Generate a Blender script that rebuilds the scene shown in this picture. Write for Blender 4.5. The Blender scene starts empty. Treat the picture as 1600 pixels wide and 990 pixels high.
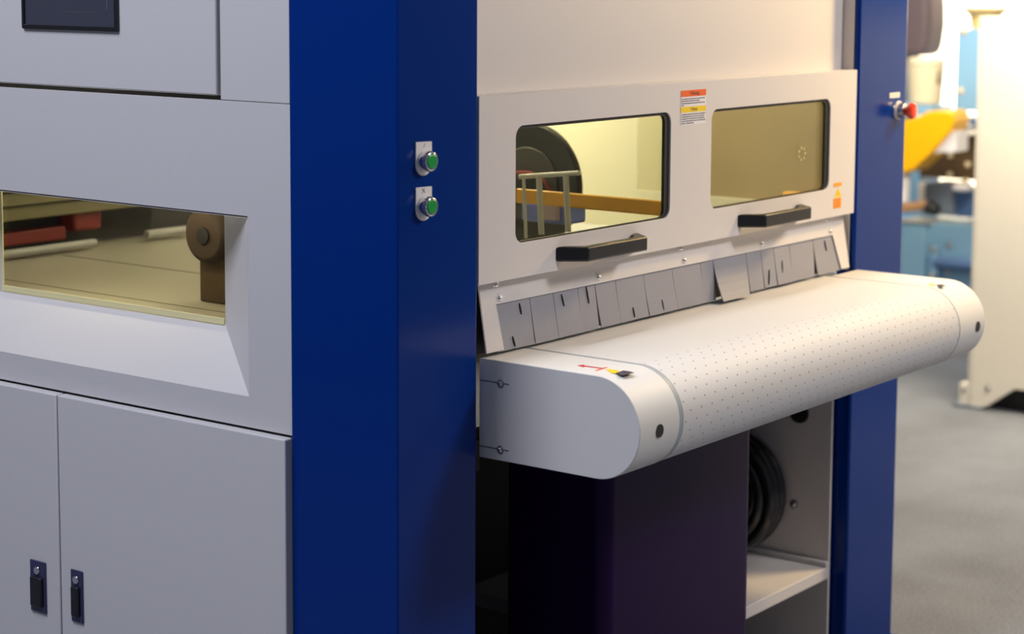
import bpy, bmesh, math, random
from mathutils import Vector, Matrix
random.seed(7)
SC = bpy.context.scene
COL = SC.collection
PI = math.pi

# ------------------------------------------------------------------ camera
YAW, PIT, ROL = [math.radians(a) for a in (35.954404, 6.440005, 0.471928)]
FPX, CX, CY = 3085.763, 880.474, 312.647
CAM = Vector((-2.379184, -2.053022, 1.58))
fw = Vector((math.cos(YAW)*math.cos(PIT), math.sin(YAW)*math.cos(PIT), -math.sin(PIT)))
rt = fw.cross(Vector((0, 0, 1))).normalized(); up = rt.cross(fw)
c_, s_ = math.cos(ROL), math.sin(ROL)
rt, up = c_*rt + s_*up, -s_*rt + c_*up
cd = bpy.data.cameras.new('camera'); cam = bpy.data.objects.new('camera', cd); COL.objects.link(cam)
cam.matrix_world = Matrix((( rt.x, up.x, -fw.x, CAM.x), (rt.y, up.y, -fw.y, CAM.y), (rt.z, up.z, -fw.z, CAM.z), (0, 0, 0, 1)))
cd.sensor_width = 36; cd.lens = FPX*36/1600
cd.shift_x = (800-CX)/1600; cd.shift_y = (CY-495)/1600
cd.clip_start = .05; cd.clip_end = 100
cd.dof.use_dof = True; cd.dof.focus_distance = 3.55; cd.dof.aperture_fstop = 3.2
SC.camera = cam
SC.view_settings.view_transform = 'Standard'; SC.view_settings.look = 'None'
SC.view_settings.exposure = 0.0; SC.view_settings.gamma = 1

# ------------------------------------------------------------------ world and hall lights
w = bpy.data.worlds.new('hall_light'); SC.world = w; w.use_nodes = True
bg = w.node_tree.nodes['Background']; bg.inputs[0].default_value = (.66, .70, .86, 1); bg.inputs[1].default_value = .14

def area(name, loc, target, size, energy, color, sizey=None, spread=None):
    l = bpy.data.lights.new(name, 'AREA'); l.energy = energy; l.color = color; l.size = size
    if sizey: l.shape = 'RECTANGLE'; l.size_y = sizey
    if spread: l.spread = math.radians(spread)
    o = bpy.data.objects.new(name, l); COL.objects.link(o); o.location = loc
    o.rotation_euler = (Vector(target)-Vector(loc)).to_track_quat('-Z', 'Y').to_euler()
    return o
# ceiling lamps of the exhibition hall
area('ceiling_lamp_front', (1.9, -2.8, 3.35), (.9, 0, 1.0), .7, 66, (1, .95, .94))
area('ceiling_lamp_over_machine', (.75, .21, 4.6), (.75, -.1, 0), 1.3, 48, (1, .985, .97), sizey=.12)
area('ceiling_lamp_left', (-2.1, .8, 4.1), (0, .5, 1.0), 1.4, 118, (.84, .86, 1))
area('spot_warm_right', (2.30, -.55, 1.95), (1.45, -.02, 1.05), .25, 22, (1, .69, .29))
area('added_lamp_side', (3.6, -1.3, 2.5), (4.35, -1.3, 1.1), .4, 60, (1, .84, .62))  # unseen lamp added to light the cabinet part mirrored in the right column
area('booth_lamp_back', (6.9, 2.0, 2.9), (9.0, 3.4, 1.2), 1.2, 1500, (1, .88, .66))
area('booth_lamp_cabinet', (3.9, .5, 2.25), (4.6, .2, .9), .5, 60, (1, .84, .56))
area('booth_lamp_machine', (4.7, 1.75, 2.4), (5.7, 1.75, .8), .5, 34, (1, .93, .80))

# ------------------------------------------------------------------ helpers
def at(x, y, **k):
    """the world point of a photo pixel on the plane X=, Y= or Z= const"""
    d = fw + rt*((x-CX)/FPX) - up*((y-CY)/FPX)
    a, v = list(k.items())[0]; i = 'XYZ'.index(a)
    return CAM + d*((v-CAM[i])/d[i])

def mat(name, col, rough=.5, metal=0., coat=0., spec=.5, bump=0., bscale=400., var=0., vscale=6., emit=None, estr=0.):
    m = bpy.data.materials.new(name); m.use_nodes = True
    nt = m.node_tree; b = nt.nodes['Principled BSDF']
    b.inputs['Base Color'].default_value = (*col, 1); b.inputs['Roughness'].default_value = rough
    b.inputs['Metallic'].default_value = metal; b.inputs['Coat Weight'].default_value = coat
    b.inputs['Coat Roughness'].default_value = .12
    b.inputs['Specular IOR Level'].default_value = spec
    tc = nt.nodes.new('ShaderNodeTexCoord')
    if var:
        n = nt.nodes.new('ShaderNodeTexNoise'); n.inputs['Scale'].default_value = vscale; n.inputs['Detail'].default_value = 4
        mx = nt.nodes.new('ShaderNodeMix'); mx.data_type = 'RGBA'
        mx.inputs['A'].default_value = (*[c*(1-var) for c in col], 1); mx.inputs['B'].default_value = (*[min(1, c*(1+var)) for c in col], 1)
        nt.links.new(tc.outputs['Object'], n.inputs['Vector']); nt.links.new(n.outputs['Fac'], mx.inputs['Factor'])
        nt.links.new(mx.outputs['Result'], b.inputs['Base Color'])
    if bump:
        n2 = nt.nodes.new('ShaderNodeTexNoise'); n2.inputs['Scale'].default_value = bscale; n2.inputs['Detail'].default_value = 2
        bp = nt.nodes.new('ShaderNodeBump'); bp.inputs['Strength'].default_value = bump; bp.inputs['Distance'].default_value = .001
        nt.links.new(tc.outputs['Object'], n2.inputs['Vector']); nt.links.new(n2.outputs['Fac'], bp.inputs['Height'])
        nt.links.new(bp.outputs['Normal'], b.inputs['Normal'])
    if emit:
        b.inputs['Emission Color'].default_value = (*emit, 1); b.inputs['Emission Strength'].default_value = estr
    return m

def glass(name, tint, refl=.12, rough=.02):
    m = bpy.data.materials.new(name); m.use_nodes = True; nt = m.node_tree
    for n in list(nt.nodes): nt.nodes.remove(n)
    out = nt.nodes.new('ShaderNodeOutputMaterial'); t = nt.nodes.new('ShaderNodeBsdfTransparent')
    g = nt.nodes.new('ShaderNodeBsdfGlossy'); mx = nt.nodes.new('ShaderNodeMixShader'); f = nt.nodes.new('ShaderNodeMath'); lw = nt.nodes.new('ShaderNodeLayerWeight'); lw.inputs[0].default_value = .5
    t.inputs[0].default_value = (*tint, 1); g.inputs['Roughness'].default_value = rough; g.inputs[0].default_value = (1, .93, .75, 1)
    f.operation = 'MULTIPLY'; f.inputs[1].default_value = refl; nt.links.new(lw.outputs['Facing'], f.inputs[0])
    nt.links.new(f.outputs[0], mx.inputs[0]); nt.links.new(t.outputs[0], mx.inputs[1]); nt.links.new(g.outputs[0], mx.inputs[2])
    nt.links.new(mx.outputs[0], out.inputs[0]); return m

M = {}
M['paint'] = mat('light_grey_powder_coat', (.62, .61, .615), .42, bump=.25, bscale=900)
M['cream'] = mat('cream_powder_coat', (.70, .66, .645), .42, bump=.2, bscale=900)
M['cover'] = mat('conveyor_cover_paint', (.72, .705, .67), .52, bump=.15, bscale=900)
M['blue'] = mat('blue_enamel', (.0, .026, .20), .20, spec=.16, coat=.0, bump=.05, bscale=700)
M['bluein'] = M['blue']
M['black'] = mat('black_plastic', (.012, .012, .015), .38)
M['rubber'] = mat('black_rubber', (.010, .010, .012), .55)
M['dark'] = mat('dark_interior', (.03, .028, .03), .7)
M['flap'] = mat('grey_rubber', (.30, .30, .34), .55, bump=.3, bscale=300, var=.07, vscale=20)
M['chrome'] = mat('chrome', (.80, .80, .80), .16, 1)
M['steel'] = mat('brushed_steel', (.55, .54, .52), .32, 1)
M['plate'] = mat('label_plate', (.78, .76, .78), .4)
M['green'] = mat('green_lens', (.0, .33, .05), .30, coat=.5)
M['red'] = mat('red_plastic', (.85, .05, .01), .25, coat=.7)
M['purple'] = mat('purple_plastic', (.017, .003, .042), .28, spec=.12)
M['groove'] = mat('grey_seal', (.36, .40, .42), .5)
M['white'] = mat('sticker_white', (.80, .78, .82), .5)
M['orange'] = mat('sticker_orange', (.85, .12, .01), .5)
M['amber'] = mat('sticker_amber', (.90, .36, .01), .5)
M['yellow'] = mat('sticker_yellow', (.88, .62, .01), .5)
M['ink'] = mat('ink', (.05, .04, .06), .6)
M['redink'] = mat('red_ink', (.55, .02, .03), .5)
M['rail'] = mat('orange_rail_paint', (.95, .48, .06), .4)
M['carpet'] = None
M['w2glass'] = glass('yellow_tinted_glass', (.97, .95, .77), .14)
M['wlglass'] = glass('clear_amber_glass', (.95, .92, .80), .10)
M['wrim'] = mat('pale_yellow_acrylic_edge', (.85, .78, .42), .25, coat=.5)
M['shadelining'] = mat('shaded_lining', (.37, .27, .125), .45, var=.25, vscale=5)  # darker tone stands for the dimmer light on the near wall
M['incream'] = mat('chamber_lining', (.84, .81, .70), .45)
M['bed'] = mat('inner_bed', (.45, .43, .36), .30)
M['olive'] = mat('olive_beam', (.15, .135, .07), .5)
M['brown'] = mat('brown_roll', (.035, .019, .010), .8, var=.5, vscale=25)
M['fillglow'] = mat('fill_lamp_glow', (1, .93, .75), .4, emit=(1, .95, .79), estr=170)  # glow of the added lamp in the window chamber
M['filldim'] = mat('dim_fill_lamp_glow', (1, .93, .75), .4, emit=(1, .93, .74), estr=27)  # glow of the added lamp over the bed
M['screen'] = mat('dark_screen', (.045, .05, .075), .18, coat=1)
M['screenglow'] = mat('screen_lines', (.10, .10, .13), .4)
M['lblue'] = mat('light_blue_paint', (.22, .42, .62), .45)
M['mblue'] = mat('mid_blue_paint', (.07, .14, .30), .45)
M['slate'] = mat('slate_paint', (.17, .21, .27), .45)
M['yplastic'] = mat('yellow_guard_plastic', (.92, .47, .0), .4)
M['beige'] = mat('beige_plastic', (.70, .60, .42), .5)
M['maroon'] = mat('maroon_hood', (.10, .07, .08), .6)
M['umber'] = mat('dark_brown_steel', (.075, .045, .02), .5)
M['peach'] = mat('peach_arm', (.65, .36, .18), .5)
M['wcab'] = mat('ivory_paint', (.80, .76, .68), .45)
M['boothwall'] = mat('booth_wall_white', (.86, .82, .76), .7)

def newcarpet():
    m = bpy.data.materials.new('grey_carpet'); m.use_nodes = True; nt = m.node_tree; b = nt.nodes['Principled BSDF']
    tc = nt.nodes.new('ShaderNodeTexCoord'); n = nt.nodes.new('ShaderNodeTexNoise'); n.inputs['Scale'].default_value = 110; n.inputs['Detail'].default_value = 5
    n2 = nt.nodes.new('ShaderNodeTexNoise'); n2.inputs['Scale'].default_value = 2.6; n2.inputs['Detail'].default_value = 3
    r = nt.nodes.new('ShaderNodeValToRGB'); r.color_ramp.elements[0].color = (.115, .122, .145, 1); r.color_ramp.elements[1].color = (.24, .26, .305, 1)
    r.color_ramp.elements[0].position = .3; r.color_ramp.elements[1].position = .7
    a = nt.nodes.new('ShaderNodeMath'); a.operation = 'MULTIPLY_ADD'; a.inputs[1].default_value = .55
    nt.links.new(tc.outputs['Object'], n.inputs['Vector']); nt.links.new(tc.outputs['Object'], n2.inputs['Vector'])
    mm = nt.nodes.new('ShaderNodeMath'); mm.operation = 'MULTIPLY'; mm.inputs[1].default_value = .45
    nt.links.new(n2.outputs['Fac'], mm.inputs[0]); nt.links.new(n.outputs['Fac'], a.inputs[0]); nt.links.new(mm.outputs[0], a.inputs[2])
    nt.links.new(a.outputs[0], r.inputs[0]); nt.links.new(r.outputs[0], b.inputs['Base Color']); b.inputs['Roughness'].default_value = .95
    bp = nt.nodes.new('ShaderNodeBump'); bp.inputs['Strength'].default_value = .6; bp.inputs['Distance'].default_value = .004
    nt.links.new(n.outputs['Fac'], bp.inputs['Height']); nt.links.new(bp.outputs['Normal'], b.inputs['Normal'])
    return m
M['carpet'] = newcarpet()

def beltmat():
    m = mat('perforated_belt', (.68, .665, .65), .62); nt = m.node_tree; b = nt.nodes['Principled BSDF']
    uv = nt.nodes.new('ShaderNodeUVMap'); uv.uv_map = 'belt'
    sep = nt.nodes.new('ShaderNodeSeparateXYZ'); nt.links.new(uv.outputs[0], sep.inputs[0])
    def math_(op, a, bb=None, c=None):
        n = nt.nodes.new('ShaderNodeMath'); n.operation = op
        for i, v in enumerate((a, bb, c)):
            if v is None: continue
            if isinstance(v, (int, float)): n.inputs[i].default_value = v
            else: nt.links.new(v, n.inputs[i])
        return n.outputs[0]
    P = .034
    def grid(off):
        u = math_('ADD', math_('DIVIDE', sep.outputs[0], P), off); v = math_('ADD', math_('DIVIDE', sep.outputs[1], P), off)
        fu = math_('SUBTRACT', math_('FRACT', u), .5); fv = math_('SUBTRACT', math_('FRACT', v), .5)
        d = math_('SQRT', math_('ADD', math_('MULTIPLY', fu, fu), math_('MULTIPLY', fv, fv)))
        return math_('LESS_THAN', d, .046)
    k = math_('MAXIMUM', grid(0.), grid(.5))
    k = math_('MULTIPLY', k, math_('GREATER_THAN', sep.outputs[1], .055))
    mx = nt.nodes.new('ShaderNodeMix'); mx.data_type = 'RGBA'; mx.inputs['A'].default_value = (.68, .665, .65, 1); mx.inputs['B'].default_value = (.16, .15, .14, 1)
    nt.links.new(k, mx.inputs['Factor']); nt.links.new(mx.outputs['Result'], b.inputs['Base Color'])
    return m
M['belt'] = beltmat()

def finish(name, bm, m, parent=None, bevel=0., smooth=False, seg=2, angle=30):
    bmesh.ops.remove_doubles(bm, verts=bm.verts, dist=1e-6)
    bmesh.ops.recalc_face_normals(bm, faces=bm.faces)
    me = bpy.data.meshes.new(name); bm.to_mesh(me); bm.free()
    if isinstance(m, (list, tuple)):
        for x in m: me.materials.append(x)
    else: me.materials.append(m)
    o = bpy.data.objects.new(name, me); COL.objects.link(o)
    if parent: o.parent = parent
    if bevel:
        b = o.modifiers.new('bevel', 'BEVEL'); b.width = bevel; b.segments = seg; b.limit_method = 'ANGLE'; b.angle_limit = math.radians(angle)
    if smooth or bevel:
        for p in me.polygons: p.use_smooth = True
        if hasattr(me, 'set_sharp_from_angle'): me.set_sharp_from_angle(angle=math.radians(38))
    return o

def tag(o, label=None, cat=None, group=None, kind=None):
    if label: o['label'] = label
    if cat: o['category'] = cat
    if group: o['group'] = group
    if kind: o['kind'] = kind
    return o

def empty(name, loc, label, cat, group=None):
    o = bpy.data.objects.new(name, None); COL.objects.link(o); o.location = loc; o.empty_display_size = .1
    return tag(o, label, cat, group)

def settle():
    """parts were built in world coordinates: put each under its parent without moving it"""
    bpy.context.view_layer.update()
    for o in list(SC.objects):
        if o.type == 'MESH' and o.parent is not None and not o.get('_loc'):
            r = o
            while r.parent is not None: r = r.parent
            if o.parent == r and r.type == 'EMPTY': o.matrix_parent_inverse = Matrix.Translation(r.location).inverted()

def box(bm, x0, x1, y0, y1, z0, z1):
    r = bmesh.ops.create_cube(bm, size=1)
    for v in r['verts']:
        v.co = Vector(((x0+x1)/2 + v.co.x*(x1-x0), (y0+y1)/2 + v.co.y*(y1-y0), (z0+z1)/2 + v.co.z*(z1-z0)))
    return bm

def bxo(name, m, parent, *a, bevel=.0015, **k):
    bm = bmesh.new(); box(bm, *a); return finish(name, bm, m, parent, bevel, **k)

def cyl(bm, p0, p1, r0, r1=None, n=32):
    p0 = Vector(p0); p1 = Vector(p1); d = p1-p0
    r = bmesh.ops.create_cone(bm, cap_ends=True, segments=n, radius1=r0, radius2=r0 if r1 is None else r1, depth=d.length)
    q = d.to_track_quat('Z', 'Y').to_matrix().to_4x4()
    bmesh.ops.transform(bm, matrix=Matrix.Translation((p0+p1)/2) @ q, verts=r['verts'])

def cylo(name, m, parent, p0, p1, r0, r1=None, n=32, bevel=0.):
    bm = bmesh.new(); cyl(bm, p0, p1, r0, r1, n); return finish(name, bm, m, parent, bevel, smooth=True)

def rrect(a0, a1, b0, b1, r, n=6):
    pts = []
    if r <= 0: return [(a0, b0), (a1, b0), (a1, b1), (a0, b1)]
    for (ca, cb, s) in ((a1-r, b0+r, -90), (a1-r, b1-r, 0), (a0+r, b1-r, 90), (a0+r, b0+r, 180)):
        for i in range(n+1):
            t = math.radians(s + 90*i/n); pts.append((ca + r*math.cos(t), cb + r*math.sin(t)))
    return pts

def plate(outer, holes, f0, f1):
    """sheet with holes: loops in 2D, f0/f1 map (a,b) to the front and back surface"""
    bm = bmesh.new(); rings = []
    es = []
    for lp in [outer] + holes:
        vs = [bm.verts.new(f0(a, b)) for a, b in lp]; rings.append((lp, vs))
        es += [bm.edges.new((vs[i], vs[(i+1) % len(vs)])) for i in range(len(vs))]
    bmesh.ops.triangle_fill(bm, edges=es, use_beauty=True, use_dissolve=False)
    faces = list(bm.faces)
    allback = {}
    for lp, vs in rings:
        for (a, b), v in zip(lp, vs): allback[v] = bm.verts.new(f1(a, b))
    for f in faces: bm.faces.new([allback[v] for v in reversed(f.verts)])
    for lp, vs in rings:
        n = len(vs)
        for i in range(n):
            a, b = vs[i], vs[(i+1) % n]; bm.faces.new((a, b, allback[b], allback[a]))
    return bm

def xz(y0, y1): return (lambda a, b: Vector((a, y0, b))), (lambda a, b: Vector((a, y1, b)))
def yz(x0, x1): return (lambda a, b: Vector((x0, a, b))), (lambda a, b: Vector((x1, a, b)))
def xy(z0, z1): return (lambda a, b: Vector((a, b, z0))), (lambda a, b: Vector((a, b, z1)))

def textmesh(name, body, size, m, parent, origin, ux, uy, width=None, lift=.0003):
    """real lettering turned into a mesh, lying on the plane spanned by ux, uy"""
    cu = bpy.data.curves.new(name, 'FONT'); cu.body = body; cu.size = size; cu.align_x = 'CENTER'; cu.align_y = 'CENTER'
    to = bpy.data.objects.new(name+'_tmp', cu); COL.objects.link(to); bpy.context.view_layer.update()
    me = bpy.data.meshes.new_from_object(to.evaluated_get(bpy.context.evaluated_depsgraph_get()))
    bpy.data.objects.remove(to); bpy.data.curves.remove(cu)
    xs = [v.co.x for v in me.vertices]; k = 1
    if width and xs: k = width/(max(xs)-min(xs))
    ux = Vector(ux).normalized(); uy = Vector(uy).normalized(); n = ux.cross(uy); o = Vector(origin)
    for v in me.vertices: v.co = o + ux*v.co.x*k + uy*v.co.y + n*lift
    me.materials.clear(); me.materials.append(m)
    ob = bpy.data.objects.new(name, me); COL.objects.link(ob)
    if parent: ob.parent = parent
    return ob

def screw(name, parent, p, n, r=.0055, m=None):
    p = Vector(p); n = Vector(n).normalized(); bm = bmesh.new()
    cyl(bm, p-n*.001, p+n*.0012, r*1.35, r*1.35, 20)
    r_ = bmesh.ops.create_uvsphere(bm, u_segments=16, v_segments=8, radius=r)
    q = n.to_track_quat('Z', 'Y').to_matrix().to_4x4()
    bmesh.ops.transform(bm, matrix=Matrix.Translation(p+n*.001) @ q @ Matrix.Diagonal((1, 1, .75, 1)), verts=r_['verts'])
    return finish(name, bm, m or M['chrome'], parent, smooth=True)

# ------------------------------------------------------------------ hall floor and walls
bm = bmesh.new(); box(bm, -6, 13, -7, 9, -.1, 0)
tag(finish('floor', bm, M['carpet']), 'speckled grey exhibition carpet', kind='structure')
bm = bmesh.new(); box(bm, 10.4, 10.55, -6, 8.9, 0, 4)
tag(finish('wall_back', bm, M['boothwall']), 'white brightly lit booth wall far behind', kind='structure')

# ------------------------------------------------------------------ blue portal columns
XL = .2065
lc = empty('blue_column', (.1, .12, 0), 'wide dark blue painted column with two green push buttons, left of the windows', 'column', 'blue machine columns')
bxo('column_body', M['blue'], lc, 0, XL-.0015, 0, .2365, 0, 2.35, bevel=.003)
bxo('base_plate', M['blue'], lc, -.02, XL+.0, -.015, .2365, 0, .015)
def pushbutton(z):
    p = plate(rrect(.043, .083, z-.018, z+.031, 0) if 0 else
              [(.083, z+.0305), (.043, z+.0315)] + [(.063+.020*math.cos(t), z+.02*math.sin(t)-.004) for t in [PI+PI*i/14 for i in range(15)]], [], *xz(-.0025, 0))
    b = finish('push_button', p, M['plate'], lc, .0006)
    o = Vector((.0635, 0, z))
    c1 = cylo('chrome_bezel', M['chrome'], b, o+Vector((0, -.0025, 0)), o+Vector((0, -.019, 0)), .0165, .0152, 40, .0014)
    bm = bmesh.new()
    for i in range(28):
        t = 2*PI*i/28; q = Vector((math.cos(t), 0, math.sin(t)))
        cyl(bm, o+q*.0162+Vector((0, -.012, 0)), o+q*.0150+Vector((0, -.0186, 0)), .0009, .0009, 6)
    finish('knurled_ring', bm, M['steel'], b, smooth=True)
    cylo('green_cap', M['green'], b, o+Vector((0, -.017, 0)), o+Vector((0, -.0205, 0)), .0122, .0118, 32, .0012)
    return b
pb1 = pushbutton(1.283); pb2 = pushbutton(1.2095)
# engraved signs on the plates: a slanted stroke and a cross
def stroke(name, parent, a, b, wd, m, y=-.0028):
    a = Vector((a[0], y, a[1])); b = Vector((b[0], y, b[1])); d = (b-a).normalized(); n = d.cross(Vector((0, 1, 0)))*wd/2
    bm = bmesh.new(); vs = [bm.verts.new(p) for p in (a+n, a-n, b-n, b+n)]; bm.faces.new(vs)
    r = bmesh.ops.extrude_face_region(bm, geom=list(bm.faces)); bmesh.ops.translate(bm, verts=[g for g in r['geom'] if isinstance(g, bmesh.types.BMVert)], vec=(0, .0004, 0))
    return finish(name, bm, m, parent)
stroke('engraved_mark', pb1, (.061, 1.305), (.066, 1.311), .0013, M['steel'])
stroke('engraved_mark', pb2, (.057, 1.239), (.066, 1.231), .0013, M['steel'])
stroke('engraved_mark', pb2, (.058, 1.231), (.065, 1.239), .0013, M['steel'])

rc = empty('blue_column', (1.69, .12, 0), 'narrow-looking blue column with a red emergency stop, at the right end of the machine', 'column', 'blue machine columns')
bxo('column_body', M['blue'], rc, 1.567, 1.806, 0, .2365, 0, 2.35, bevel=.006, seg=3)
bxo('base_plate', M['blue'], rc, 1.56, 1.83, -.015, .2365, 0, .015)
es = empty('x', (0, 0, 0), '', '') ; bpy.data.objects.remove(es)
o = Vector((1.762, 0, 1.281))
esb = cylo('emergency_stop', M['plate'], rc, o, o+Vector((0, -.006, 0)), .0215, .0215, 40, .001)
cylo('steel_collar', M['steel'], esb, o+Vector((0, -.006, 0)), o+Vector((0, -.022, 0)), .0185, .0165, 36, .002)
bm = bmesh.new()
prof = [(.0, .046), (.010, .0455), (.0165, .043), (.019, .038), (.0185, .033), (.0135, .028), (.0115, .021), (0, .021)]
nseg = 36
ring = [[bm.verts.new(o+Vector((r*math.cos(2*PI*i/nseg), -h, r*math.sin(2*PI*i/nseg)))) for i in range(nseg)] for r, h in prof if r > 0]
for a, b in zip(ring[:-1], ring[1:]):
    for i in range(nseg): bm.faces.new((a[i], a[(i+1) % nseg], b[(i+1) % nseg], b[i]))
bm.faces.new(ring[0]); bm.faces.new(list(reversed(ring[-1])))
finish('mushroom_button', bm, M['red'], esb, smooth=True)
lp = bxo('label_plate', M['white'], rc, 1.7185, 1.7695, -.0015, 0, 1.3105, 1.3225, bevel=.0004)
for dz in (.0085, .0048):
    bm = bmesh.new(); x = 1.7215
    while x < 1.765:
        l = random.uniform(.0025, .006); box(bm, x, min(x+l, 1.766), -.0018, -.0014, 1.3105+dz-.0009, 1.3105+dz+.0003); x += l+.0014
    finish('printed_line', bm, M['amber'], lp)
screw('indicator_screw', rc, (1.7405, 0, 1.2895), (0, -1, 0), .003)

# ------------------------------------------------------------------ main cabinet on the left
mc = empty('machine_cabinet', (.8, 1.3, 0), 'pale grey steel machine cabinet with sunken sight window and lower doors', 'cabinet')
FX = .003
Y0, Y1 = .2375, 2.40
# middle face with the funnel-shaped window recess
oy0, oy1, oz0, oz1 = .338, 1.27, .860, 1.169
gy0, gy1, gz0, gz1 = .4935, 1.116, .954, 1.169
fa = plate([(Y0, .806), (Y1, .806), (Y1, 1.3665), (Y0, 1.3665)], [rrect(oy0, oy1, oz0, oz1, 0)], *yz(FX, FX+.003))
finish('middle_panel', fa, M['paint'], mc, .0008)
GX = .100
def quad(name, pts, m, parent, th=.003, nrm=None):
    bm = bmesh.new(); vs = [bm.verts.new(Vector(p)) for p in pts]; f = bm.faces.new(vs); f.normal_update()
    n = nrm if nrm else -f.normal
    r = bmesh.ops.extrude_face_region(bm, geom=[f]); bmesh.ops.translate(bm, verts=[g for g in r['geom'] if isinstance(g, bmesh.types.BMVert)], vec=Vector(n)*th)
    return finish(name, bm, m, parent)
quad('window_sill', [(FX, oy0, oz0), (GX, gy0, gz0), (GX, gy1, gz0), (FX, oy1, oz0)], M['paint'], mc, nrm=(.3, 0, -.95))
quad('window_reveal', [(FX, oy0, oz0), (FX, oy0, oz1), (GX, gy0, gz1), (GX, gy0, gz0)], M['paint'], mc, nrm=(.7, -.7, 0))
quad('window_reveal', [(FX, oy1, oz0), (GX, gy1, gz0), (GX, gy1, gz1), (FX, oy1, oz1)], M['paint'], mc, nrm=(.7, .7, 0))
quad('window_reveal', [(FX, oy0, oz1), (FX, oy1, oz1), (GX, gy1, gz1), (GX, gy0, gz1)], M['paint'], mc, nrm=(0, 0, 1))
sw = finish('sight_window', plate(rrect(gy0+.0005, gy1-.0005, gz0+.0005, gz1-.001, 0), [], *yz(GX-.0005, GX+.0035)), M['wlglass'], mc)
bxo('acrylic_edge', M['wrim'], sw, GX-.003, GX-.0008, gy0+.001, gy1-.001, gz0+.0005, gz0+.0125, bevel=.0005)
bxo('acrylic_edge', M['wrim'], sw, GX-.003, GX-.0008, gy1-.007, gy1-.0015, gz0+.013, gz1-.002, bevel=.0005)
# body shell around the inner chamber
sh = bmesh.new()
box(sh, .012, 1.556, Y1-.004, Y1, .02, 2.3)         # far end
box(sh, .012, 1.556, .25, Y1-.005, 2.297, 2.3)         # top
box(sh, .012, 1.54, .5, Y1-.005, .80, .803)            # deck under the chamber
box(sh, .012, .016, .25, Y1-.005, .02, .80)        # inside of the door front
finish('body_shell', sh, M['paint'], mc)
bxo('upper_post', M['paint'], mc, FX, FX+.02, Y0, .3995, 1.3675, 2.3, bevel=.001)
bxo('gap_backing', M['dark'], mc, FX+.022, FX+.024, Y0, Y1, 1.362, 2.3, bevel=0)
cdoor = bxo('control_door', M['paint'], mc, FX-.004, FX+.016, .4045, 1.75, 1.3745, 2.29, bevel=.0025)
scr = finish('screen_bezel', plate(rrect(.6465, .9075, 1.4775, 1.66, .004), [rrect(.6555, .9015, 1.4845, 1.653, .003)], *yz(-.006, 0)), M['black'], cdoor, .0008)
bxo('screen', M['screen'], scr, -.0028, -.0012, .656, .901, 1.485, 1.652, bevel=0)
bxo('screen_line', M['screenglow'], scr, -.0033, -.0028, .70, .80, 1.5095, 1.5105, bevel=0)
bxo('screen_line', M['screenglow'], scr, -.0033, -.0028, .675, .6775, 1.515, 1.64, bevel=0)
# lower doors
for k, (a, b) in enumerate(((.2375, .8185), (.8225, 1.41), (1.414, 2.39))):
    d = bxo('lower_door', M['paint'], mc, -.0155, FX+.002, a, b, .09, .8025, bevel=.003, seg=3)
    if k < 2:
        ya, yb = ((.7545, .7865), (.859, .903))[k]; zt = (.478, .4755)[k]
        h = bxo('door_latch', mat('latch_navy_plastic', (.03, .03, .09), .3, coat=.3) if k == 0 else bpy.data.materials['latch_navy_plastic'], d, -.0195, -.0155, ya, yb, zt-.10, zt, bevel=.0015)
        bxo('latch_paddle', M['black'], h, -.0265, -.0195, ya+.006, yb-.006, zt-.088, zt-.03, bevel=.003)
        cylo('keyhole', M['chrome'], h, (-.0195, (ya+yb)/2, zt-.018), (-.0225, (ya+yb)/2, zt-.018), .008, .0075, 24, .0008)
bxo('plinth', M['dark'], mc, .02, .05, .25, 2.35, 0, .09, bevel=0)
bxo('ledge_gap', M['dark'], mc, FX+.004, FX+.006, Y0, Y1, .80, .812, bevel=0)

# ---- things inside the chamber seen through the sight window
bxo('inner_bed', M['bed'], mc, .106, 1.53, .46, 2.36, .935, .9495, bevel=.002)
tag(bpy.data.objects['inner_bed'], 'beige bed')
bm = bmesh.new()
for x in (.21, .52): box(bm, x, x+.003, .47, 1.44, .9496, .9502)
finish('bed_seam', bm, M['olive'], mc)
gt = empty('gantry_beam', (.8, 1.56, .955), 'dark gantry crossing the bed behind the sunken sight window', 'machine part')
bxo('gantry_plate', M['dark'], gt, .08, 1.52, 1.55, 1.60, .956, 1.34, bevel=.002)
bm = bmesh.new()
for k in range(3): box(bm, .08, .90, 1.47-.012*k, 1.55, 1.035+.034*k, 1.035+.034*k+.031)
finish('louvred_beam', bm, M['olive'], gt, .003)
pgr = mat('pale_grey_roller', (.36, .36, .36), .5)
bm = bmesh.new(); p0 = at(6, 405, Y=1.44); p1 = at(157, 381, Y=1.44); cyl(bm, (p0.x, 1.46, .966), (p1.x, 1.46, .966), .009, .009, 16)
finish('white_roller', bm, pgr, gt, smooth=True)
p0 = at(238, 380, Y=1.44); p1 = at(298, 370, Y=1.44)
bm = bmesh.new(); cyl(bm, (p0.x, 1.46, .968), (p1.x, 1.46, .968), .010, .010, 16)
finish('white_roller', bm, pgr, gt, smooth=True)
p0 = at(112, 375, Y=1.5); p1 = at(155, 325, Y=1.5)
bxo('red_clamp', mat('red_paint_dim', (.17, .012, .01), .5), gt, p0.x, p1.x, 1.49, 1.549, .99, 1.06, bevel=.008)
p0 = at(5, 400, Y=1.49); p1 = at(108, 372, Y=1.49)
bxo('red_guard', bpy.data.materials['red_paint_dim'], gt, p0.x, p1.x, 1.50, 1.549, .975, 1.005, bevel=.003)
rc0 = at(330, 366, X=.27)
br = empty('paper_roll', (.27, rc0.y, .95), 'blurred brown round roll on a dark stand behind the sunken sight window', 'roll')
bm = bmesh.new(); cyl(bm, (.25, rc0.y, rc0.z), (.40, rc0.y, rc0.z), .056, .056, 40)
finish('roll_body', bm, M['brown'], br, .012)
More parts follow.
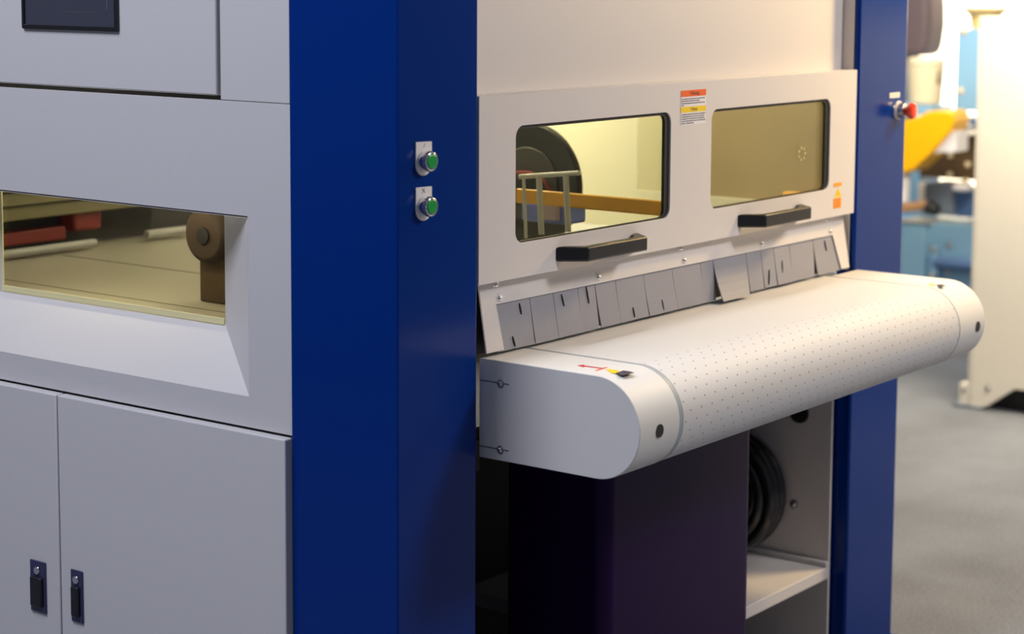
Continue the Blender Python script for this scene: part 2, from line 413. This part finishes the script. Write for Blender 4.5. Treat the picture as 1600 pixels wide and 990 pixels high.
bm = bmesh.new(); cyl(bm, (.246, rc0.y, rc0.z), (.25, rc0.y, rc0.z), .016, .016, 24); finish('roll_core', bm, M['rubber'], br, smooth=True)
bxo('roll_stand', M['umber'], br, .27, .36, rc0.y-.040, rc0.y+.034, .950, rc0.z-.035, bevel=.004)
bl = bxo('added_fill_lamp', M['filldim'], None, .160, .174, .60, 1.05, 1.152, 1.165, bevel=.004)  # added light source, kept out of view to brighten the bed
tag(bl, 'warm fill lamp added unseen above the bed inside the cabinet', 'lamp')

# ------------------------------------------------------------------ window front of the machine
hd = empty('inspection_front', (.88, .02, 0), 'cream machine front with two yellow-tinted windows between the blue columns', 'machine panel')
PX0, PX1, PZ0, PZ1 = .209, 1.5585, 1.061, 1.381
win = ((.3105, .8005, 1.1215, 1.3255), (.9485, 1.4395, 1.1235, 1.3225))
pn = plate(rrect(PX0, PX1, PZ0, PZ1, .0015, 2), [rrect(a, b, c, d, .021, 8) for a, b, c, d in win], *xz(0, .016))
pn = finish('window_panel', pn, M['cream'], hd, .0028, seg=2)
bxo('upper_wall', M['cream'], hd, XL+.001, 1.5625, .041, .046, 1.345, 2.3, bevel=.001)
bxo('side_cheek', M['cream'], hd, 1.5640, 1.5660, .013, .060, .93, 2.3, bevel=.001)
bxo('side_cheek', M['cream'], hd, XL+.001, .2085, .018, .060, .94, 2.3, bevel=.0005)
bxo('panel_top_flange', M['cream'], pn, PX0+.003, PX1-.003, .0162, .0405, PZ1-.003, PZ1-.0002, bevel=0)
for k, (a, b, c, d) in enumerate(win):
    g = finish('window_pane', plate(rrect(a+.0008, b-.0008, c+.0008, d-.0008, .020, 8), [], *xz(.0105, .0145)), M['w2glass'], pn)
    # black gasket: wide on the right and top, narrow elsewhere
    ga = finish('window_gasket', plate(rrect(a+.0004, b-.0004, c+.0004, d-.0004, .0206, 8), [rrect(a+.003, b-.016, c+.0022, d-.0055, .014, 8)], *xz(.0035, .0100)), M['rubber'], g)
# ring of small drilled air holes in the right window
p = at(1253, 240, Y=.0100)
bm = bmesh.new()
for i in range(7):
    t = 2*PI*i/7; q = Vector((p.x+.0140*math.cos(t), .0095, p.z+.0125*math.sin(t)))
    cyl(bm, q, q+Vector((0, .0008, 0)), (.0034), .0034, 14)
finish('vent_hole', bm, mat('hole_rim_acrylic', (.42, .34, .08), .15, coat=1), [o for o in pn.children if o.name.startswith('window_pane')][1], smooth=True)

# handles
def handle(x0, m):
    bm = bmesh.new()
    ys = [(x0, 0), (x0+.022, 0), (x0+.050, -.027), (x0+.212, -.027), (x0+.242, 0), (x0+.264, 0), (x0+.227, -.046), (x0+.037, -.046)]
    lo = [bm.verts.new((x, y, 1.0770)) for x, y in ys]; hi = [bm.verts.new((x, y, 1.1035)) for x, y in ys]
    n = len(ys)
    bm.faces.new(lo); bm.faces.new(list(reversed(hi)))
    for i in range(n): bm.faces.new((lo[i], lo[(i+1) % n], hi[(i+1) % n], hi[i]))
    return finish('pull_handle', bm, m, pn, .0035, seg=3)
handle(.428, M['black']); h2 = handle(1.053, M['black'])

# stickers
def sticker(name, parent, x0, x1, z0, z1, m, y=-.0006, th=.0006):
    return bxo(name, m, parent, x0, x1, y, y+th, z0, z1, bevel=0)
st = sticker('warning_sticker', pn, .8335, .9245, 1.2965, 1.3645, M['white'])
sticker('orange_header', st, .8335, .9245, 1.3520, 1.3645, M['orange'], -.0009, .0003)
sticker('yellow_header', st, .8335, .9245, 1.3215, 1.3325, M['yellow'], -.0009, .0003)
textmesh('header_text', '! Warning', .0100, M['ink'], st, (.882, -.0010, 1.358), (1, 0, 0), (0, 0, 1), .034)
textmesh('header_text', '! Note', .0095, M['ink'], st, (.880, -.0010, 1.327), (1, 0, 0), (0, 0, 1), .024)
def inkline(z, x1, h=.0020):
    bm = bmesh.new(); x = .8355
    while x < x1-.002:
        l = random.uniform(.003, .008); box(bm, x, min(x+l, x1), -.0009, -.0006, z-h/2*random.uniform(.7, 1.1), z+h/2); x += l+.0018
    finish('printed_line', bm, M['ink'], st)
for z, x1 in ((1.3475, .923), (1.3435, .902), (1.3390, .921), (1.3350, .844)): inkline(z, x1)
for z, x1 in ((1.3175, .923), (1.3132, .922), (1.3090, .923), (1.3047, .922), (1.3003, .880)): inkline(z, x1)
ts = sticker('hazard_sticker', pn, 1.4605, 1.4975, 1.127, 1.1355, M['amber'])
bm = bmesh.new(); vs = [bm.verts.new(Vector((x, -.0006, z))) for x, z in ((1.4655, 1.1035), (1.4975, 1.1035), (1.4825, 1.1255))]; bm.faces.new(vs)
r = bmesh.ops.extrude_face_region(bm, geom=list(bm.faces)); bmesh.ops.translate(bm, verts=[g for g in r['geom'] if isinstance(g, bmesh.types.BMVert)], vec=(0, .0006, 0))
hz = finish('hazard_triangle', bm, M['yellow'], pn)
textmesh('bolt_mark', '!', .012, M['ink'], hz, (1.4822, -.0008, 1.1090), (1, 0, 0), (0, 0, 1))
hs = sticker('hazard_text_plate', pn, 1.4615, 1.4965, 1.0790, 1.1015, M['amber'])
for z in (1.0985, 1.0945, 1.0895, 1.0855, 1.0815):
    bm = bmesh.new(); x = 1.464
    while x < 1.492:
        l = random.uniform(.003, .006); box(bm, x, x+l, -.0009, -.0006, z-.0008, z+.0008); x += l+.0016
    finish('printed_line', bm, M['orange'], hs)

# leaning frame around the curtain
def lean(z): return .022 - (1.062-z)*.158
FR = [(.2355, 1.0605), (.2355, .9395), (.2845, .9395), (.2770, 1.0185), (1.4905, 1.0165), (1.5130, .9385), (1.5500, .9385), (1.5465, 1.0605)]
fr = plate(FR, [], (lambda a, b: Vector((a, lean(b), b))), (lambda a, b: Vector((a, lean(b)+.003, b))))
fr = finish('curtain_frame', fr, M['cream'], hd, .0006)
nrm = Vector((0, -1, -.158)).normalized()
for x, z in ((.282, 1.052), (.288, 1.0275), (.587, 1.028), (.874, 1.052), (.880, 1.027), (1.181, 1.028), (1.470, 1.052), (1.480, 1.025)):
    screw('frame_screw', fr, (x, lean(z), z), nrm, .0048)
# strip curtain
sc = empty('strip_curtain', (.88, .02, .94), 'grey rubber strip curtain with slits, hanging over the conveyor belt', 'curtain')
cuts = [.270, .377, .447, .523, .577, .644, .738, .839, .943, .991, 1.120, 1.180, 1.233, 1.300, 1.405, 1.520]
rng = random.Random(11)
for k in range(len(cuts)-1):
    a, b = cuts[k]+rng.uniform(.0003, .0010), cuts[k+1]-rng.uniform(.0003, .0010)
    tilt = rng.uniform(-.0015, .0005); sk = rng.uniform(-.001, .003); skb = sk
    zb = .9365
    if k == 9: tilt, sk, skb = -.024, -.016, -.040
    if k == 8: tilt, sk, skb = .0005, .001, -.004
    if k in (4, 5, 6, 7): sk += .004; skb += .004
    if k == 10: sk, skb = .0, -.004
    if k == 13: skb = -.010
    if k == 14: sk = .006
    if k == 12: tilt = -.002
    bm = bmesh.new(); n = 6; fr_, bk_ = [], []
    for j in range(n+1):
        t = j/n; z = 1.024+(zb-1.024)*t; yy = lean(z)+.0036 + tilt*t*t*(1.0); xa = a+sk*t*t; xb = b+skb*t*t
        fr_.append((bm.verts.new((xa, yy, z)), bm.verts.new((xb, yy, z)))); bk_.append((bm.verts.new((xa, yy+.0022, z)), bm.verts.new((xb, yy+.0022, z))))
    for j in range(n):
        A, B, C, D = fr_[j], fr_[j+1], bk_[j], bk_[j+1]
        bm.faces.new((A[0], A[1], B[1], B[0])); bm.faces.new((C[1], C[0], D[0], D[1]))
        bm.faces.new((A[0], B[0], D[0], C[0])); bm.faces.new((A[1], C[1], D[1], B[1]))
    bm.faces.new((fr_[0][0], bk_[0][0], bk_[0][1], fr_[0][1])); bm.faces.new((fr_[n][0], fr_[n][1], bk_[n][1], bk_[n][0]))
    finish('rubber_strip', bm, M['flap'], sc)
# short tears in the strips
for x, z0, z1, dx in ((.315, .958, .940, .004), (.345, 1.012, .992, .002), (.470, 1.012, .990, .004), (.548, 1.016, .985, .003), (.690, .96, .941, .002), (.790, .962, .941, .003), (1.205, .972, .942, -.008), (1.262, .985, .960, -.004), (1.455, 1.008, .985, .004)):
    bm = bmesh.new()
    pt = lambda t, o, dy: Vector((x+dx*t+o*(.0011*math.sin(PI*t)+.00015), lean(z0+(z1-z0)*t)+dy, z0+(z1-z0)*t))
    Fv = [(bm.verts.new(pt(k/6, -1, .0014)), bm.verts.new(pt(k/6, 1, .0014)), bm.verts.new(pt(k/6, 1, .0036)), bm.verts.new(pt(k/6, -1, .0036))) for k in range(7)]
    for A, B in zip(Fv[:-1], Fv[1:]):
        for q in range(4): bm.faces.new((A[q], A[(q+1) % 4], B[(q+1) % 4], B[q]))
    bm.faces.new(Fv[0]); bm.faces.new(list(reversed(Fv[-1])))
    finish('short_tear', bm, M['rubber'], sc)
bxo('interior_dark_sheet', M['rubber'], hd, .238, 1.545, .0275, .0295, .935, 1.06, bevel=0)  # black sheet standing in for the unlit interior behind the slits

# ---- inside the window chamber
ch = empty('chamber_lining', (1.5, .6, .94), 'pale yellow inner wall of the machine behind the two windows', 'machine panel')
bxo('lining_sheet', M['shadelining'], ch, 1.545, 1.548, .05, .470, .98, 2.2, bevel=0)
bxo('lining_sheet', M['incream'], ch, 1.549, 1.552, .578, 2.3, .98, 2.2, bevel=0)
bxo('lining_sheet', mat('half_shaded_lining', (.70, .66, .50), .45), ch, 1.547, 1.550, .472, .574, .98, 2.2, bevel=0)  # slightly darker cream carries the wall's fall-off in light
bxo('lower_step', M['incream'], ch, 1.530, 1.5445, .05, .573, .98, 1.075, bevel=.001)
oa = at(1222, 299, X=1.50); ob = at(1258, 318, X=1.50)
bxo('orange_block', M['rail'], ch, 1.50, 1.529, ob.y, oa.y, ob.z, oa.z, bevel=.004)
tl = bxo('added_fill_lamp', M['fillglow'], None, 1.05, 1.07, .62, 1.15, 1.52, 1.535, bevel=.004)  # added light source, out of view, brightening what the windows show
tag(tl, 'warm fill lamp added unseen inside the machine, above and behind the left window', 'lamp')
# orange guard rail, round dark drum and small frame behind the left window
p0 = at(808, 284, X=.85); p1 = at(1046, 299, X=.85)
rl = bxo('guard_rail', M['rail'], None, .845, .855, p1.y, p0.y, 1.116, 1.146, bevel=.003)
tag(rl, 'orange guard rail crossing behind the left yellow window', 'rail')
c = at(825, 288, X=1.15)
dr = empty('round_drum', (1.15, c.y, c.z-.13), 'large round dark drum filling the left side of the left window', 'drum')
bm = bmesh.new(); cyl(bm, (1.15, c.y, c.z), (1.17, c.y, c.z), .139, .139, 72); finish('drum_body', bm, M['black'], dr, .004)
bm = bmesh.new(); cyl(bm, (1.145, c.y, c.z), (1.15, c.y, c.z), .085, .085, 48); finish('drum_plate', bm, M['dark'], dr, .003)
bm = bmesh.new()
N = 30
for i in range(N):
    t0 = PI*.1+PI*.8*i/N; t1 = PI*.1+PI*.8*(i+1)/N
    q = lambda t, r: Vector((1.138, c.y+r*math.cos(t), c.z-.028+r*.75*math.sin(t)))
    cyl(bm, q(t0, .075), q(t1, .075), .004, .004, 8)
finish('red_hoop', bm, bpy.data.materials['red_paint_dim'], dr, smooth=True)
fs = empty('tube_stand', (.75, .2, 1.0), 'pale tube frame with blue box in front of the dark drum behind the window', 'frame')
def bar(pa, pb, r, m, nm='tube'):
    bm = bmesh.new(); cyl(bm, pa, pb, r, r, 16); return finish(nm, bm, m, fs, smooth=True)
a0, a1 = at(812, 276, X=.75), at(905, 270, X=.75)
pale = mat('pale_grey_tube', (.78, .78, .74), .4)
bar(a0, a1, .005, pale)
for px_, bot, r in ((818, 372, .0035), (842, 366, .006), (884, 362, .006)):
    a = at(px_, 274, X=.75); b = at(px_+4, bot, X=.75); bar(a, (b.x, b.y, max(b.z, 1.03)), r, pale)
a = at(814, 300, X=.95); b = at(886, 352, X=.95)
bxo('blue_box', mat('indigo_plastic', (.2, .26, .80), .5), fs, .95, 1.02, b.y, a.y, b.z, 1.105, bevel=.006)
a = at(850, 318, X=.94); b = at(872, 345, X=.94)
bxo('lilac_panel', mat('lilac_plastic', (.50, .42, .55), .5), fs, .935, .949, b.y, a.y, b.z, a.z, bevel=.002)

# ------------------------------------------------------------------ conveyor
cv = empty('belt_conveyor', (.9, -.1, .76), 'pale rounded belt conveyor sticking out below the strip curtain', 'conveyor')
R0 = .0865; ZC = .8445; YC = -.2275
def profile(inset=0., yb=.20, n=28):
    """side outline from the top rear over the nose to the bottom rear, in (y, z, arc)"""
    r = R0-inset; pts = [(yb, ZC+r)]
    for i in range(1, 6): pts.append((yb+(YC-yb)*i/6, ZC+r))
    for i in range(n+1):
        t = PI/2+PI*i/n; pts.append((YC+r*math.cos(t), ZC+r*math.sin(t)))
    pts.append((yb, ZC-r)); return pts
def stad(name, x0, x1, inset, m, yb=.20, closed=True, uv=False, bevel=.0, holes=()):
    bm = bmesh.new(); pr = profile(inset, yb)
    L = [bm.verts.new((x0, y, z)) for y, z in pr]; Rr = [bm.verts.new((x1, y, z)) for y, z in pr]
    n = len(pr)
    for i in range(n-1): bm.faces.new((L[i], Rr[i], Rr[i+1], L[i+1]))
    bm.faces.new((L[-1], Rr[-1], Rr[0], L[0]))
    bm.faces.new(L); bm.faces.new(list(reversed(Rr)))
    if uv:
        lay = bm.loops.layers.uv.new('belt'); arc = [0]
        for i in range(1, n): arc.append(arc[-1]+math.hypot(pr[i][0]-pr[i-1][0], pr[i][1]-pr[i-1][1]))
        am = {}
        for i in range(n): am[L[i]] = (x0, arc[i]-.2); am[Rr[i]] = (x1, arc[i]-.2)
        for f in bm.faces:
            for l in f.loops: l[lay].uv = am[l.vert]
    return finish(name, bm, m, cv, bevel, smooth=True)
YB = .0185
XS0, XS1 = .235, .3540
XR0, XR1 = 1.452, 1.578
lcov = stad('side_cover', XS0, XS1, 0, M['cover'], yb=YB, bevel=.0012)
tag(lcov, 'near side cover with bolts and stickers')
stad('cover_seal', XS1+.0003, XS1+.0130, .0012, M['groove'], yb=YB)
stad('conveyor_belt', XS1+.0133, XR0-.002, .0008, M['belt'], yb=YB+.02, uv=True)
rcov = stad('side_cover', XR0, XR1, .0, M['cover'], yb=-.003, bevel=.0012)
stad('belt_core', XS1+.0005, XR0-.0005, .006, M['dark'], yb=YB)
for X_, c2 in ((.293, lcov), (1.541, rcov)):
    cylo('access_hole', M['rubber'], c2, (X_, YC-R0+.004, .8405), (X_, YC-R0-.0008, .8405), .0112, .0112, 28)
for z in (.892, .777):
    screw('cover_bolt', lcov, (XS0, -.028, z), (-1, 0, 0), .0052, M['steel'])
    bxo('slot', M['rubber'], lcov, XS0-.0006, XS0+.0002, -.046, .018, z+.0002, z+.0014, bevel=0)
ZT = ZC+R0
def decal(name, pts, m, parent, z=ZT+.0004, th=.0004):
    bm = bmesh.new(); vs = [bm.verts.new((x, y, z)) for x, y in pts]; bm.faces.new(vs)
    r = bmesh.ops.extrude_face_region(bm, geom=list(bm.faces)); bmesh.ops.translate(bm, verts=[g for g in r['geom'] if isinstance(g, bmesh.types.BMVert)], vec=(0, 0, -th))
    return finish(name, bm, m, parent)
dz = lambda l: [tuple(at(x, y, Z=ZT).xy) for x, y in l]
decal('red_arrow', dz([(902, 570.8), (913, 569.6), (913, 570.9), (943, 575.0), (942, 576.2), (913, 572.6), (912, 573.8)]), M['redink'], lcov)
decal('orange_stroke', dz([(929, 578.6), (946, 573.6), (950, 574.0), (933, 579.2)]), M['orange'], lcov)
decal('yellow_triangle', dz([(946, 577.4), (953, 576.5), (967, 578.8), (966, 583.0), (957, 583.4)]), M['yellow'], lcov)
decal('black_arrow', dz([(962, 583), (974, 578.6), (984, 580.2), (991, 582), (982, 584.2), (972, 586.5)]), M['ink'], lcov)
decal('yellow_triangle', dz([(1449, 444), (1455, 442.6), (1462, 445.4), (1455, 445.8)]), M['yellow'], rcov)
decal('black_arrow', dz([(1463, 444.5), (1470, 443.8), (1478, 446), (1470, 447.8)]), M['ink'], rcov)
# support frame that carries the conveyor
bxo('support_bracket', M['dark'], cv, .30, .34, .10, .20, .70, ZC-R0-.001, bevel=.001)
bxo('support_bracket', M['dark'], cv, 1.46, 1.50, .0, .20, .70, ZC-R0-.001, bevel=.001)

# ------------------------------------------------------------------ bay under the conveyor
bay = empty('open_bay', (.9, .3, 0), 'open machine base under the conveyor with beige side wall and tray', 'machine base')
bxo('side_wall', M['cream'], bay, 1.548, 1.556, .037, .62, .0, .925, bevel=.001)
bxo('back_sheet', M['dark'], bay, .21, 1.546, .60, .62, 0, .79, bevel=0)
bxo('bay_light_block', M['dark'], bay, .215, 1.546, .040, .599, .80, .803, bevel=0)  # unseen sheet added to keep chamber light out of the bay
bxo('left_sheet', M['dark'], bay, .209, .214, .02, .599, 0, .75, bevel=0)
bxo('base_tray', M['cream'], bay, .9, 1.5475, .036, .599, .215, .243, bevel=.002)
bxo('tray_rib', M['cream'], bay, 1.535, 1.5475, .036, .30, .2435, .256, bevel=.002)
screw('wall_bolt', bay, (1.548, .130, .374), (-1, 0, 0), .008, M['steel'])
cylo('dark_port', M['rubber'], bay, (1.5485, .120, .590), (1.540, .120, .590), .024, .022, 28)
# purple bin
pbn = empty('purple_bin', (.8, .06, 0), 'dark purple glossy bin with rounded corners standing under the conveyor', 'bin')
def rbox(name, x0, x1, y0, y1, z0, z1, r, m, parent, bevel=.002):
    return finish(name, plate(rrect(x0, x1, y0, y1, r, 10), [], *xy(z0, z1)), m, parent, bevel)
rbox('bin_body', .523, 1.055, -.050, .190, 0.0, .735, .030, M['purple'], pbn)
rbox('bin_lid', .519, 1.059, -.054, .194, .736, .752, .032, M['purple'], pbn)
# hose coil on the tray
bm = bmesh.new()
def torus(bm, c, R, r, nx, tilt=0., n=56, m=12):
    V = []
    for i in range(n):
        t = 2*PI*i/n; cc = Vector((c[0]+tilt*math.sin(t*1+nx), c[1]+R*math.cos(t), c[2]+R*math.sin(t)))
        d = Vector((0, math.cos(t), math.sin(t)))
        V.append([bm.verts.new(cc+d*r*math.cos(2*PI*j/m)+Vector((1, 0, 0))*r*math.sin(2*PI*j/m)) for j in range(m)])
    for i in range(n):
        for j in range(m): bm.faces.new((V[i][j], V[(i+1) % n][j], V[(i+1) % n][(j+1) % m], V[i][(j+1) % m]))
for k, (dx, R, nx) in enumerate(((0, .130, 0), (-.024, .132, 1), (-.048, .129, 2), (-.006, .108, 1.5), (-.030, .109, .6), (-.056, .106, 2.2), (-.014, .086, .3), (-.040, .086, 1.2))):
    torus(bm, (1.526+dx, .283+.003*math.sin(k*2), ( .3905)+.002*math.cos(k)), R, .0125, nx, .002)
hc = finish('hose_coil', bm, mat('glossy_black_hose', (.012, .012, .014), .28, coat=.4), smooth=True)
tag(hc, 'coil of glossy black hose resting on the beige tray beside the purple bin', 'hose')

# ------------------------------------------------------------------ ivory cabinet at the right edge
ic = empty('ivory_cabinet', (4.6, .4, 0), 'tall ivory cabinet standing on the carpet at the right edge', 'cabinet')
bm = plate([(.953, .012), (.891, .012), (.781, .094), (-2.2, .094), (-2.2, 1.452), (.953, 1.452)], [], *yz(4.35, 4.37))  # unseen length to the right added for the blue column to reflect
finish('front_panel', bm, M['wcab'], ic, .003)
bxo('corner_flange', M['wcab'], ic, 4.353, 4.375, .955, .966, .012, 1.450, bevel=.002)
bxo('cabinet_body', M['wcab'], ic, 4.372, 5.2, -2.2, .950, .10, 1.448, bevel=.004)
bxo('shade_black_plinth', M['rubber'], ic, 4.42, 5.1, -2.1, .90, 0, .099, bevel=0)  # black colour stands for the shade in the toe space
bxo('foot_plate', M['slate'], ic, 4.34, 4.44, .905, 1.02, 0, .012, bevel=.002)
screw('panel_bolt', ic, (4.35, .885, .085), (-1, 0, 0), .009, M['steel'])
screw('flange_bolt', ic, (4.353, .982, .062), (-1, 0, 0), .005, M['dark'])
bxo('foot_bracket', M['wcab'], ic, 4.354, 4.40, .967, 1.0, .012, .09, bevel=.002)

# ------------------------------------------------------------------ blue machine behind
def yzbox(name, m, parent, x0, y0, x1, y1, X, depth, bevel=.006, **k):
    """box on the plane X, spanning two opposite photo corners, with real depth"""
    a = at(x0, y0, X=X); b = at(x1, y1, X=X)
    return bxo(name, m, parent, X, X+depth, min(a.y, b.y), max(a.y, b.y), min(a.z, b.z), max(a.z, b.z), bevel=bevel, **k)
BX = 5.6
bmc = empty('blue_machine', (5.8, 1.75, 0), 'light blue machine with pipe and bolts seen between the column and the ivory cabinet', 'machine')
g = at(1600, 352, X=BX)
bxo('machine_body', M['lblue'], bmc, BX, BX+.5, 1.30, 1.99, 0, at(1450, 347, X=BX).z, bevel=.01)
bxo('machine_body_end', M['lblue'], bmc, BX-.03, BX-.001, at(1449, 380, X=BX).y, 1.99, 0, at(1450, 352, X=BX).z, bevel=.006)
a = at(1462, 398, X=BX-.04); b = at(1517, 398, X=BX-.04)
bm = bmesh.new(); zz = at(1480, 411, X=BX-.04).z; cyl(bm, (BX-.045, a.y, zz), (BX-.045, 1.42, zz), .026, .026, 28); finish('blue_pipe', bm, M['mblue'], bmc, smooth=True)
yzbox('pipe_flange', M['lblue'], bmc, 1454, 385, 1462, 434, BX-.06, .03)
for px_, py_ in ((1457, 389), (1474, 386), (1456, 430), (1472, 427)):
    q = at(px_, py_, X=BX-.062); screw('flange_bolt', bmc, (BX-.062 if px_ < 1465 else BX-.001, q.y, q.z), (-1, 0, 0), .011, M['steel'])
yzbox('slate_box', M['slate'], bmc, 1445, 286, 1488, 338, BX+.06, .2)
yzbox('blue_door', M['lblue'], bmc, 1495, 45, 1560, 176, BX+.10, .3)
for px_, py_ in ((1506, 49), (1501, 142)):
    q = at(px_, py_, X=BX+.098); screw('door_bolt', bmc, (BX+.098, q.y, q.z), (-1, 0, 0), .012, M['beige'])
yzbox('dark_ledge', M['mblue'], bmc, 1492, 184, 1560, 197, BX+.09, .3)
yzbox('grey_ledge', M['slate'], bmc, 1492, 198, 1560, 206, BX+.05, .3)
yzbox('brown_housing', M['umber'], bmc, 1438, 207, 1560, 285, BX+.12, .3)
yzbox('blue_housing', M['mblue'], bmc, 1489, 296, 1560, 344, BX+.10, .2)
yzbox('back_column', M['lblue'], bmc, 1408, 182, 1437, 346, BX+.15, .2)
for px_, py_ in ((1485, 243), (1512, 257), (1484, 273), (1508, 283)):
    q = at(px_, py_, X=BX+.118); screw('housing_bolt', bmc, (BX+.118, q.y, q.z), (-1, 0, 0), .010, M['beige'])
yzbox('white_valve', M['white'], bmc, 1487, 287, 1510, 300, BX-.01, .08, bevel=.012)
# funnel-shaped top
q0 = at(1489, 11, X=BX+.15); q1 = at(1502, 22, X=BX+.15); q2 = at(1504, 44, X=BX+.15)
bm = bmesh.new(); cy = q0.y-.11
for (r0, z0, r1, z1) in ((.11, q0.z+.0, .11, q0.z-.012), (.10, q0.z-.012, q1.y-cy, q1.z-.01), (q1.y-cy, q1.z-.01, q2.y-cy, q2.z)):
    cyl(bm, (BX+.25, cy, z0), (BX+.25, cy, z1), r0, r1, 40)
finish('flared_top', bm, mat('ochre_funnel', (.72, .50, .20), .5), bmc, smooth=True)
# peach arm with a black joint
bm = bmesh.new(); a = at(1400, 326, X=BX-.01); b = at(1449, 320, X=BX-.01)
cyl(bm, a, b, .021, .021, 20); ar = finish('peach_arm', bm, M['peach'], bmc, .004)
bm = bmesh.new(); a = at(1448, 321, X=BX-.01); b = at(1466, 330, X=BX-.01); cyl(bm, a, b, .034, .026, 20); finish('black_joint', bm, M['black'], ar, .006)
yzbox('pale_post', M['wcab'], bmc, 1434, 284, 1444, 318, BX+.08, .03)
a = at(1405, 330, X=BX); b = at(1450, 347, X=BX)
yzbox('tray_rim', M['wcab'], bmc, 1400, 344, 1451, 349, BX-.04, .2)

# yellow guard arm
yg = empty('yellow_guard', (5.4, 1.75, .8), 'bright yellow angular guard arm jutting out beside the right blue column', 'guard')
YX = BX-.23
pts = [(1395, 193), (1430, 184), (1450, 174), (1480, 173), (1489, 178), (1491.5, 190), (1487, 203), (1455, 240), (1426, 266), (1395, 275)]
lp_ = [(at(x, y, X=YX).y, at(x, y, X=YX).z) for x, y in pts]
finish('guard_shell', plate(lp_, [], *yz(YX, YX+.16)), M['yplastic'], yg, .008, seg=3)
pts = [(1457, 239), (1489, 204), (1494, 206), (1494, 238)]
lp_ = [(at(x, y, X=YX+.02).y, at(x, y, X=YX+.02).z) for x, y in pts]
finish('white_insert', plate(lp_, [], *yz(YX+.02, YX+.14)), M['white'], yg, .004)
a = at(1409, 262, X=YX+.06); b = at(1409, 316, X=YX+.06)
bm = bmesh.new(); cyl(bm, a, (a.x, a.y, b.z), .040, .036, 28); finish('white_sleeve', bm, M['white'], yg, .008)

a = at(1398, 250, X=YX+.08)
bxo('guard_post', M['slate'], yg, YX+.06, YX+.10, a.y, a.y+.04, 0, a.z, bevel=.003)

# beige canister on a light blue shelf
cn = empty('beige_canister', (5.7, 1.8, 1.04), 'beige plastic canister with lid, standing above the yellow guard', 'canister')
a = at(1414, 162, X=5.65); b = at(1459, 162, X=5.65); t = at(1440, 103, X=5.65); l = at(1440, 91, X=5.65)
cyc = (a.y+b.y)/2+.008; rad = abs(a.y-b.y)/2+.008
bm = bmesh.new(); cyl(bm, (5.65+rad, cyc, a.z), (5.65+rad, cyc, t.z), rad*.93, rad*1.08, 40); finish('canister_body', bm, M['beige'], cn, .005)
bm = bmesh.new(); cyl(bm, (5.65+rad, cyc, t.z+.0005), (5.65+rad, cyc, l.z), rad*1.13, rad*1.0, 40); finish('canister_lid', bm, M['beige'], cn, .01)
yzbox('canister_handle', M['umber'], cn, 1463, 110, 1466, 132, 5.69, .02, bevel=.002)
bs = yzbox('blue_shelf', M['lblue'], None, 1395, 163.5, 1455, 180, 5.62, .22)
tag(bs, 'light blue shelf carrying the beige canister', 'shelf')
# dark hood above the canister
dh = empty('dark_hood', (5.9, 1.9, 1.25), 'dark maroon rounded hood above the beige canister, cut by the blue column', 'hood')
pts = [(1380, -60), (1440, -60), (1448, -20), (1451, 10), (1451, 40), (1447, 68), (1441, 88), (1380, 88)]
lp_ = [(at(x, y, X=5.95).y, at(x, y, X=5.95).z) for x, y in pts]
finish('hood_shell', plate(lp_, [], *yz(5.95, 6.15)), M['maroon'], dh, .03, seg=4)
a = at(1425, 88, X=6.0)
bxo('hood_post', M['slate'], dh, 6.02, 6.08, a.y-.0, a.y+.06, 0, a.z+.02, bevel=.004)

settle()
bpy.context.view_layer.update()
